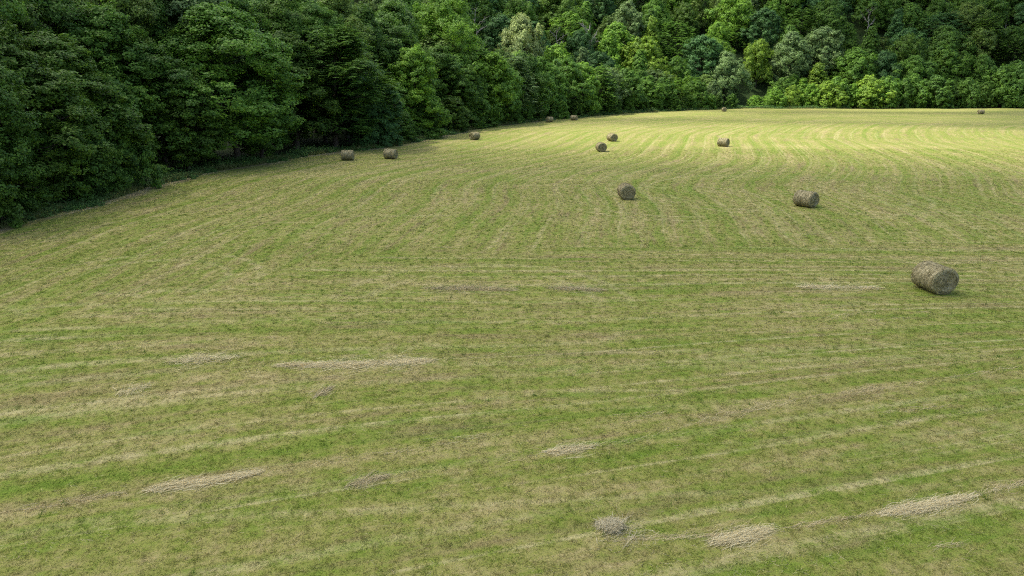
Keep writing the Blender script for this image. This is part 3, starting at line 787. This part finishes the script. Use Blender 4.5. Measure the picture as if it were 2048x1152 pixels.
def build_woods():
    rng = random.Random(4)
    near = {
        'oak': [make_tree(1, 5.2, 3.0, 17.5, 'round', 44, 1.75, 0.25, 62000), make_tree(2, 4.8, 2.6, 17.0, 'broad', 40, 1.7, 0.25, 58000)],
        'maple': [make_tree(3, 4.4, 1.6, 14.5, 'broad', 40, 1.5, 0.24, 56000), make_tree(4, 4.6, 1.8, 15.0, 'round', 42, 1.5, 0.24, 58000)],
        'feather': [make_tree(5, 4.2, 2.2, 12.5, 'broad', 30, 1.55, 0.34, 60000, 'feather'), make_tree(6, 4.0, 2.4, 13.0, 'round', 30, 1.55, 0.34, 60000, 'feather')],
        'tall': [make_tree(7, 5.4, 5.0, 22.0, 'tall', 54, 1.8, 0.25, 72000), make_tree(8, 5.8, 4.5, 21.5, 'round', 50, 1.9, 0.25, 72000)],
        'low': [make_tree(9, 3.0, 0.4, 7.5, 'edge', 30, 1.1, 0.22, 34000, trunk_r=0.14), make_tree(10, 3.2, 0.4, 8.5, 'round', 30, 1.15, 0.22, 36000, trunk_r=0.15)],
    }
    far = {
        'oak': [make_tree(21, 7.4, 2.5, 16, 'round', 44, 2.2, 0.42, 30000), make_tree(22, 7.6, 2.5, 16, 'broad', 42, 2.3, 0.42, 30000), make_tree(23, 7.0, 2.2, 16, 'round', 52, 1.8, 0.40, 30000)],
        'round': [make_tree(24, 6.2, 2.0, 14, 'round', 48, 1.7, 0.40, 26000), make_tree(25, 5.8, 1.8, 14, 'edge', 46, 1.6, 0.40, 25000)],
        'tall': [make_tree(26, 6.2, 3.0, 18, 'tall', 50, 2.0, 0.40, 28000), make_tree(27, 6.6, 3.0, 18, 'round', 46, 2.2, 0.40, 28000)],
        'cone': [make_tree(28, 5.0, 1.6, 16, 'cone', 44, 1.4, 0.42, 15000), make_tree(29, 4.6, 2.0, 17, 'cone', 44, 1.35, 0.42, 14000)],
        'flat': [make_tree(30, 6.4, 2.0, 13, 'broad', 30, 2.4, 0.60, 19000, 'feather'), make_tree(31, 6.0, 2.0, 14, 'round', 32, 2.2, 0.58, 19000, 'feather')],
        'loose': [make_tree(32, 5.2, 3.0, 16, 'round', 34, 1.7, 0.44, 8500, gap=0.3), make_tree(33, 5.0, 3.5, 17, 'broad', 30, 1.7, 0.44, 8000, gap=0.35)],
    }
    hedge = [make_tree(41, 4.6, 0.2, 8, 'edge', 40, 1.35, 0.40, 13000, trunk_r=0.15), make_tree(42, 5.2, 0.2, 8, 'broad', 42, 1.4, 0.40, 14000, trunk_r=0.15), make_tree(43, 4.4, 0.2, 8, 'round', 36, 1.3, 0.38, 12000, trunk_r=0.15)]
    pick = lambda d, k: rng.choice(d[k])
    G1, G2, G3 = 'trees along the edge of the dark wood', 'trees standing deeper in the dark wood', 'trees on the wooded hillside'

    def row_along(a0, a1, step, off, kinds, tones, hs, row, group, lib, name='broadleaf_tree', w=(0.9, 1.15), jo=1.2):
        s = a0; n = 0
        while s < a1:
            k = kinds[n % len(kinds)]; tn = tones[n % len(tones)]
            x, y = edge_point(s + rng.uniform(-0.25, 0.25) * step, off + rng.uniform(-jo, jo))
            hh = hs(s) * rng.uniform(0.9, 1.1)
            plant(name, pick(lib, k), x, y, hh, rng.uniform(*w), tn, rng.uniform(0, 6.28), row, FORM[k], group, jit=rng.uniform(-0.15, 0.15))
            s += step * rng.uniform(0.85, 1.15); n += 1

    aL, a1, a2, a3 = along_of(-160), along_of(760), along_of(960), along_of(1500)
    # the dark wood on the left: low growth at its edge, then tall trees, then taller ones behind
    def depth_at(px, off):
        for Y in np.arange(30, 420, 0.5):
            x, y, _ = at_depth(px, 200, Y)
            if float(edge_sd(x, y)) >= off: return float(Y)
        return 300.0
    def single(px, top, Y, wpx, proto, tone, row, form, kind='broadleaf_tree', group=None):
        x, y, zt = at_depth(px, top, Y)
        hh = zt - float(height(x, y))
        wm = wpx / FOC * Y / math.cos(PITCH) / 2
        return plant(kind, proto, x, y, hh, (wm / proto[3]) / (hh / proto[2]), tone, rng.uniform(0, 6.28), row, form, group, jit=rng.uniform(-0.12, 0.12))
    for px, top, off, wpx, k, v, tone in (
        (-130, 60, 4, 260, 'oak', 0, 'deep'), (-60, 40, 8, 260, 'maple', 1, 'dark'), (20, 110, 5, 230, 'maple', 0, 'dark'), (105, 76, 6, 250, 'oak', 1, 'dark'), (190, 20, 11, 230, 'maple', 0, 'mid'),
        (300, 95, 6, 200, 'oak', 1, 'deep'), (352, 150, 4, 150, 'maple', 1, 'dark'), (440, 18, 6, 270, 'oak', 0, 'mid'), (505, 130, 5, 140, 'maple', 0, 'deep'), (575, 70, 8, 170, 'oak', 1, 'dark'),
        (655, 62, 6, 190, 'feather', 0, 'deep'), (725, 150, 4, 125, 'maple', 1, 'blue'), (775, 40, 12, 150, 'oak', 0, 'deep'), (825, 100, 4, 115, 'maple', 0, 'bright'), (880, 96, 7, 110, 'oak', 1, 'deep'), (925, 130, 4, 100, 'maple', 1, 'deep'), (968, 118, 7, 105, 'oak', 0, 'bright')):
        single(px, top, depth_at(px, off), wpx, near[k][v], tone, 'front', FORM[k], group=G1)
    for px, top, off, wpx, v, tone in ((-90, 260, 2.5, 170, 0, 'dark'), (-20, 300, 2.5, 150, 1, 'dark'), (60, 235, 3.5, 150, 0, 'deep'), (128, 205, 3.0, 150, 1, 'deep'), (205, 175, 3.0, 120, 0, 'deep'), (196, 285, 1.6, 90, 1, 'deep'),
        (42, 330, 1.8, 100, 1, 'dark'), (265, 255, 4.5, 110, 0, 'dark'), (752, 200, 1.8, 84, 0, 'blue'), (800, 222, 2.0, 70, 1, 'deep'), (850, 205, 1.8, 80, 0, 'deep'),
        (905, 195, 2.0, 80, 1, 'dark'), (950, 200, 1.8, 64, 0, 'deep')):
        single(px, top, depth_at(px, off), wpx, near['low'][v], tone, 'skirt', 'low bushy', 'understory_tree', G1)
    row_along(aL - 8, a2, 7.2, 13.5, ['tall', 'oak', 'tall', 'tall', 'oak'], ['deep', 'olive', 'deep', 'pale', 'mid', 'dark'],
              lambda s: 23.0, 'second', G2, near)
    row_along(aL - 8, a2 + 4, 8.0, 21.5, ['tall', 'oak', 'tall'], ['pale', 'mid', 'deep', 'olive'], lambda s: 25.0, 'third', G2, near)
    # the bending edge of the wood towards the far end of the field
    span = a3 - a2
    hf = lambda s: 16.5 - 7.5 * max(0, (s - a2) / span) ** 1.6
    row_along(a2 + 2, a3 - 6, 7.0, 2.2, ['low', 'low'], ['deep', 'mid', 'dark'], lambda s: 5.0, 'skirt', G1, near, 'understory_tree', w=(1.1, 1.4), jo=0.6)
    row_along(a2 + 3, a3 - 4, 8.2, 6.0, ['round', 'oak', 'round', 'flat', 'oak', 'round'], ['deep', 'bright', 'mid', 'pale', 'deep', 'mid', 'mid'], hf, 'bend front', G1, far, w=(0.95, 1.25))
    row_along(a2 + 3, a3 - 8, 9.5, 14.0, ['oak', 'round', 'flat', 'oak', 'loose'], ['olive', 'mid', 'pale', 'lime', 'bright'], lambda s: hf(s) + 1.5, 'bend second', G2, far, w=(0.95, 1.25))
    # hedge across the far end
    a4 = along_of(2040) + 30
    s = a3 + 5; n = 0
    while s < a4:
        x, y = edge_point(s, 5.5 + rng.uniform(-1.8, 2.2))
        f = min(1, (s - a3) / 22)
        hh = (4.4 + 5.6 * f + (2.2 if n > 13 else 0)) * rng.uniform(0.72, 1.28)
        tn = ['bright', 'bright', 'lime', 'bright', 'lime', 'bright', 'bright', 'lime', 'mid', 'deep', 'mid', 'deep', 'dark', 'deep', 'dark', 'mid', 'deep'][min(n, 16)] if n < 17 else rng.choice(['deep', 'mid', 'dark'])
        plant('hedge_shrub', hedge[n % 3], x, y, hh, rng.uniform(0.8, 1.35) * (1.25 if hh < 7 else 0.9), tn, rng.uniform(0, 6.28), 'hedge', 'bushy', 'shrubs of the hedge across the far field', jit=rng.uniform(-0.1, 0.1))
        s += rng.uniform(4.4, 8.2); n += 1
    # named single trees: picture x and crown top, distance, crown width in picture px
    singles = [
        (single(1642, 128, 288, 66, far['cone'][0], 'lime', None, ''), 'yellow green pointed tree rising alone above the far hedge'),
        (single(1608, 158, 284, 44, far['cone'][1], 'bright', None, ''), 'small bright pointed tree beside the tall pointed one in the hedge'),
        (single(1047, 34, 232, 92, far['round'][0], 'cream', None, ''), 'cream flowered round tree, palest crown at the foot of the hill'),
        (single(1236, 48, 292, 78, far['round'][1], 'bright', None, ''), 'bright green dome-shaped tree above the bending wood edge'),
        (single(1288, 76, 284, 84, far['oak'][2], 'lime', None, ''), 'yellow green wide tree at the foot of the hill, most yellow of all'),
        (single(1306, 36, 300, 52, far['cone'][1], 'lime', None, ''), 'yellow green narrow tree behind the wide yellow one'),
        (single(1520, 84, 300, 62, far['oak'][0], 'lime', None, ''), 'yellow topped tree over the dark gap in the tree line'),
        (single(1455, 106, 288, 78, far['oak'][1], 'pale', None, ''), 'pale grey green tree left of the dark gap in the tree line'),
        (single(1585, 66, 300, 80, far['tall'][0], 'pale', None, ''), 'tall pale tree right of the dark gap in the tree line'),
        (single(888, -12, 172, 140, near['tall'][1], 'bright', None, ''), 'tall bright green tree with pale trunk above the bend of the wood'),
        (single(1895, 92, 300, 90, far['oak'][1], 'mid', None, ''), 'broad mid green tree standing behind the hedge towards the right'),
        (single(2040, 125, 285, 90, far['round'][0], 'deep', None, ''), 'deep green round tree closing the hedge at the right'),
    ]
    for o, l in singles:
        o['label'] = l; o['group'] = 'single trees that stand out on the hillside'
    # the hillside
    hill_tones = ['deep', 'mid', 'blue', 'deep', 'mid', 'pale', 'dark', 'deep', 'bright', 'blue', 'mid', 'olive', 'deep']
    n = 0
    taken = [(o.location.x, o.location.y) for o, _ in singles]
    BARE = [(1741, 335), (2016, 335), (1116, 268), (1252, 330), (952, 240)]
    tries = 0
    while tries < 9000:
        tries += 1
        x, y = rng.uniform(-70, 290), rng.uniform(150, 395)
        sd = float(edge_sd(x, y))
        if not 20 < sd < 112: continue
        g = float(height(x, y))
        px, py = project(x, y, g + 12)
        if px < 740 or px > 2110 or py < -130: continue
        gap = 10.2 + 2.2 * sd / 100
        if any(abs(x - a) < gap and math.hypot(x - a, y - b) < gap for a, b in taken): continue
        if any(abs(px - a) < 30 and -4 < b - y < 22 for a, b in BARE): continue
        taken.append((x, y))
        k = rng.choice(['oak', 'oak', 'oak', 'round', 'round', 'oak', 'tall', 'cone', 'flat', 'loose'])
        tn = rng.choice(hill_tones)
        if px > 1640 and tn in ('bright', 'lime', 'pale'): tn = 'deep'
        if 1020 < px < 1580 and sd < 55 and tn in ('dark', 'deep') and rng.random() < 0.6: tn = rng.choice(['bright', 'mid', 'pale'])
        plant('broadleaf_tree', pick(far, k), x, y, rng.uniform(15, 22.0), rng.uniform(0.92, 1.22), tn, rng.uniform(0, 6.28), 'hill %d' % min(6, int((sd - 20) / 13)), FORM[k], G3, jit=rng.uniform(-0.2, 0.2))
    # smaller trees filling the gaps between the crowns
    tries = filled = 0
    while tries < 6000 and filled < 75:
        tries += 1
        x, y = rng.uniform(-60, 280), rng.uniform(170, 390)
        sd = float(edge_sd(x, y))
        if not 14 < sd < 100: continue
        g = float(height(x, y))
        px, py = project(x, y, g + 6)
        if px < 780 or px > 2100 or py < -60: continue
        if any(abs(x - a) < 7.2 and math.hypot(x - a, y - b) < 7.2 for a, b in taken): continue
        if any(abs(px - a) < 20 and -4 < b - y < 14 for a, b in BARE): continue
        taken.append((x, y)); filled += 1
        plant('broadleaf_tree', pick(far, rng.choice(['round', 'oak', 'flat'])), x, y, rng.uniform(8, 12.5), rng.uniform(1.0, 1.35), rng.choice(['deep', 'mid', 'dark', 'mid', 'olive']), rng.uniform(0, 6.28), 'hill %d' % max(0, min(6, int((sd - 20) / 13))), 'small leafy', G3, jit=rng.uniform(-0.2, 0.1))
    # bare trees
    dead = [make_dead(51, 13, 4.2, 9, 0.28), make_dead(52, 15, 1.3, 4, 0.20), make_dead(53, 12, 3.2, 8, 0.2)]
    for px, top, Y, mi, l in ((1741, 12, 335, 0, 'bare grey dead tree with forked limbs on the hill'), (2016, 30, 335, 1, 'thin bare pale trunk standing at the right of the hill'),
                              (1116, 52, 268, 2, 'grey leafless tree right of the cream flowered tree'), (1252, 8, 330, 2, 'grey leafless tree high on the hill above the dome tree'),
                              (952, 14, 240, 2, 'grey leafless tree left of the cream flowered tree'), (1180, 40, 276, 0, 'bare forked tree between two green crowns on the hill')):
        x, y, zt = at_depth(px, top, Y)
        g = float(height(x, y))
        root = link('dead_tree', None, label=l, cat='tree', group='bare dead trees on the hillside', loc=(x, y, g))
        t = link('trunk', dead[mi], root)
        hz = max(d.co.z for d in dead[mi].vertices)
        root.scale = ((zt - g) / hz,) * 3
        root.rotation_euler = (0, 0, px)
    # labels from the rows, counted as one sees them
    names = {'skirt': 'in the low growth along the wood edge', 'front': 'at the front of the dark wood', 'second': 'in the second rank of the wood', 'third': 'at the back of the dark wood',
             'bend front': 'along the bending wood edge', 'bend second': 'behind the bending wood edge', 'hedge': 'in the far hedge'}
    up = ['lowest', 'second', 'third', 'fourth', 'fifth', 'sixth', 'highest']
    for r in sorted({p[0] for p in PLANTED if p[0]}):
        row = sorted([p for p in PLANTED if p[0] == r], key=lambda p: p[1])
        where = names.get(r) or 'in the %s row up the hill' % up[int(r.split()[1])]
        seen = [p for p in row if -25 < p[1] < 2073]
        for side, part in (('from left', seen), ('off left', [p for p in row if p[1] <= -25]), ('off right', [p for p in row if p[1] >= 2073])):
            for i, (_, px, o, tw, fm) in enumerate(part):
                what = 'shrub' if 'shrub' in o.name else 'tree'
                o['label'] = '%s %s %s, %s %s %s' % (tw, fm, what, ORD[i], side, where)

# ------------------------------------------------------------------ undergrowth along the wood
def build_undergrowth():
    rng = np.random.default_rng(31)
    pts = EDGE[1:]; seg = np.linalg.norm(np.diff(pts, axis=0), axis=1); cum = np.concatenate([[0], np.cumsum(seg)])
    smax = cum[19]
    n = 4200
    t = rng.uniform(0, smax, n); i = np.clip(np.searchsorted(cum, t) - 1, 0, len(seg) - 1)
    dv = (pts[i + 1] - pts[i]) / seg[i][:, None]; p = pts[i] + dv * (t - cum[i])[:, None]
    off = 0.1 + np.abs(rng.normal(0, 1.7, n)) + 0.8 * np.sin(t * 0.35) + 0.5 * np.sin(t * 1.1)
    x, y = p[:, 0] - dv[:, 1] * off, p[:, 1] + dv[:, 0] * off
    hgt = (0.35 + 0.55 * rng.random(n)) * (0.55 + 0.45 * np.clip(off, 0, 2)) * (0.8 + 0.5 * np.sin(t * 0.21 + 1) ** 2)
    per = 46
    own = np.repeat(np.arange(n), per); N = n * per
    g = unit(rng.normal(0, 1, (N, 3))); g[:, 2] = np.abs(g[:, 2])
    rad = hgt[own] * rng.uniform(0.5, 1.0, N)
    pos = np.stack([x[own], y[own], height(x, y)[own]], -1) + g * rad[:, None] * np.array([0.85, 0.85, 1.0])
    nrm = unit(0.6 * g + np.array([0, 0, 0.6]) + rng.normal(0, 0.45, (N, 3)))
    ld = unit(np.cross(nrm, rng.normal(0, 1, (N, 3)))); wd = np.cross(nrm, ld)
    sz = np.clip(0.10 + y[own] * 0.0012, 0.14, 0.40) * rng.uniform(0.6, 1.3, N)
    L, W = ld * (sz * 0.5)[:, None], wd * (sz * 0.28)[:, None]
    co = np.stack([pos - L, pos + W, pos + L, pos - W], 1).reshape(-1, 3)
    me = mesh_from('undergrowth', co, np.arange(N * 4).reshape(-1, 4), [LEAF])
    o = link('undergrowth', me, kind='stuff', label='low weeds and brambles along the foot of the wood', cat='undergrowth')
    o.color = (0.090, 0.180, 0.045, 1)

def build_margin():
    rng = np.random.default_rng(77)
    pts = EDGE[1:]; seg = np.linalg.norm(np.diff(pts, axis=0), axis=1); cum = np.concatenate([[0], np.cumsum(seg)])
    n = 7500
    t = rng.uniform(0, cum[19], n); i = np.clip(np.searchsorted(cum, t) - 1, 0, len(seg) - 1)
    dv = (pts[i + 1] - pts[i]) / seg[i][:, None]; p = pts[i] + dv * (t - cum[i])[:, None]
    off = 0.1 + 0.45 * np.sin(t * 0.8) * np.sin(t * 0.27 + 1) + np.abs(rng.normal(0, 0.8, n))
    x, y = p[:, 0] - dv[:, 1] * off, p[:, 1] + dv[:, 0] * off
    tall = (0.35 + 0.5 * rng.random(n)) * (0.6 + 0.6 * np.sin(t * 0.33 + 2) ** 2)
    co, f, own = blades(rng, x, y, 9, tall, np.clip(0.01 + y * 0.0004, 0.02, 0.09), (0.7, 1.45))
    m = grass_material('uncut_grass_blades', (c4(0.090, 0.150, 0.026), c4(0.270, 0.270, 0.110)))
    link('tall_grass', mesh_from('tall_grass', co, f, [m]), kind='stuff', label='uncut tall grass fringing the foot of the wood', cat='grass')

# ------------------------------------------------------------------ unseen cloud slab added to shade the land, gapped for sun patches
def build_shade_clouds():
    zc = 520.0
    off = Vector((SUNV.x, SUNV.y, 0)) * (zc / SUNV.z)
    xs, ys = np.linspace(-420, 460, 60), np.linspace(-160, 700, 60)
    X, Y = np.meshgrid(xs, ys)
    lump = vnoise(X / 60, Y / 60, 3) * 30 + vnoise(X / 25, Y / 25, 5) * 14
    rim = np.minimum(np.minimum(X - xs[0], xs[-1] - X), np.minimum(Y - ys[0], ys[-1] - Y))
    th = 45 * np.clip(rim / 120, 0, 1) ** 0.5 + 0.5
    nx = len(xs); i = np.arange(nx * nx).reshape(nx, nx)
    q = np.stack([i[:-1, :-1], i[:-1, 1:], i[1:, 1:], i[1:, :-1]], -1).reshape(-1, 4)
    top = np.stack([X, Y, th + lump * th / 45], -1).reshape(-1, 3); bot = np.stack([X, Y, -0.25 * th + 0.3 * lump * th / 45], -1).reshape(-1, 3)
    m, nt, out = new_mat('shade_cloud_top')
    pos = nt.n('TexCoord').outputs['Object']
    sep = nt.n('SeparateXYZ', inp={0: pos})
    flat = nt.vec(sep.outputs[0], sep.outputs[1])
    wob = nt.n('TexNoise', inp={'Vector': flat, 'Scale': 0.03, 'Detail': 3.0})
    w = nt.n('VectorMath', operation='MULTIPLY_ADD'); nt.put(w.inputs[0], wob.outputs[1]); w.inputs[1].default_value = (26, 26, 0)
    sh = nt.n('VectorMath', operation='ADD', inp={0: flat}); sh.inputs[1].default_value = (-13, -13, 0)
    nt.put(w.inputs[2], sh.outputs[0])
    gap = None
    for cx, cy, rx, ry, rot, a in SUN_GAPS:
        mp = nt.n('Mapping', vector_type='TEXTURE', inp={0: w.outputs[0], 1: (cx, cy, 0), 2: (0, 0, R(rot)), 3: (rx, ry, 1)})
        ln = nt.n('VectorMath', operation='LENGTH', inp={0: mp.outputs[0]}).outputs['Value']
        g = nt.m('MULTIPLY', nt.m('SUBTRACT', 1.0, nt.ramp(ln, 0.30, 1.30)), a)
        gap = g if gap is None else nt.m('MAXIMUM', gap, g)
    thin = nt.m('MULTIPLY', nt.ramp(nt.noise(flat, 0.012, 3), 0.35, 0.7), 0.08)
    T = nt.m('ADD', gap, nt.m('ADD', thin, CLOUD_T), clamp=True)
    df = nt.n('BsdfDiffuse', inp={0: c4(0.9, 0.9, 0.9)}); tl = nt.n('BsdfTranslucent', inp={0: c4(0.95, 0.95, 0.95)})
    body = nt.n('MixShader', inp={0: 0.75, 1: df.outputs[0], 2: tl.outputs[0]})
    tr = nt.n('BsdfTransparent')
    mx = nt.n('MixShader', inp={0: T, 1: body.outputs[0], 2: tr.outputs[0]})
    nt.t.links.new(mx.outputs[0], out.inputs[0])
    m2, n2, out2 = new_mat('shade_cloud_base')
    mx2 = n2.n('MixShader', inp={0: 0.93, 1: n2.n('BsdfTranslucent', inp={0: c4(0.95, 0.95, 0.95)}).outputs[0], 2: n2.n('BsdfTransparent').outputs[0]})
    n2.t.links.new(mx2.outputs[0], out2.inputs[0])
    fm = np.concatenate([np.zeros(len(q)), np.ones(len(q))])
    me = mesh_from('shade_clouds', np.concatenate([top, bot]), np.concatenate([q, q[:, ::-1] + nx * nx]), [m, m2], smooth=True, fmat=fm)
    link('shade_clouds', me, kind='stuff', label='unseen cloud layer added over the field, gaps shaped for the sun patches', cat='cloud', loc=(off.x, off.y, zc))

CLOUD_T = 0.07
SUN_GAPS = [(34, 140, 84, 50, -8, 1.0), (66, 78, 34, 16, -28, 0.85), (66, 212, 60, 34, 0, 0.6), (60, 302, 84, 56, 0, 0.85), (118, 270, 56, 24, 0, 1.0), (10, 232, 40, 34, 0, 0.95)]  # openings shaped in ground coordinates to put sun on field, hedge and hill

build_ground()
build_bales()
build_woods()
build_undergrowth()
build_margin()
build_grass()
build_straw()
build_shade_clouds()
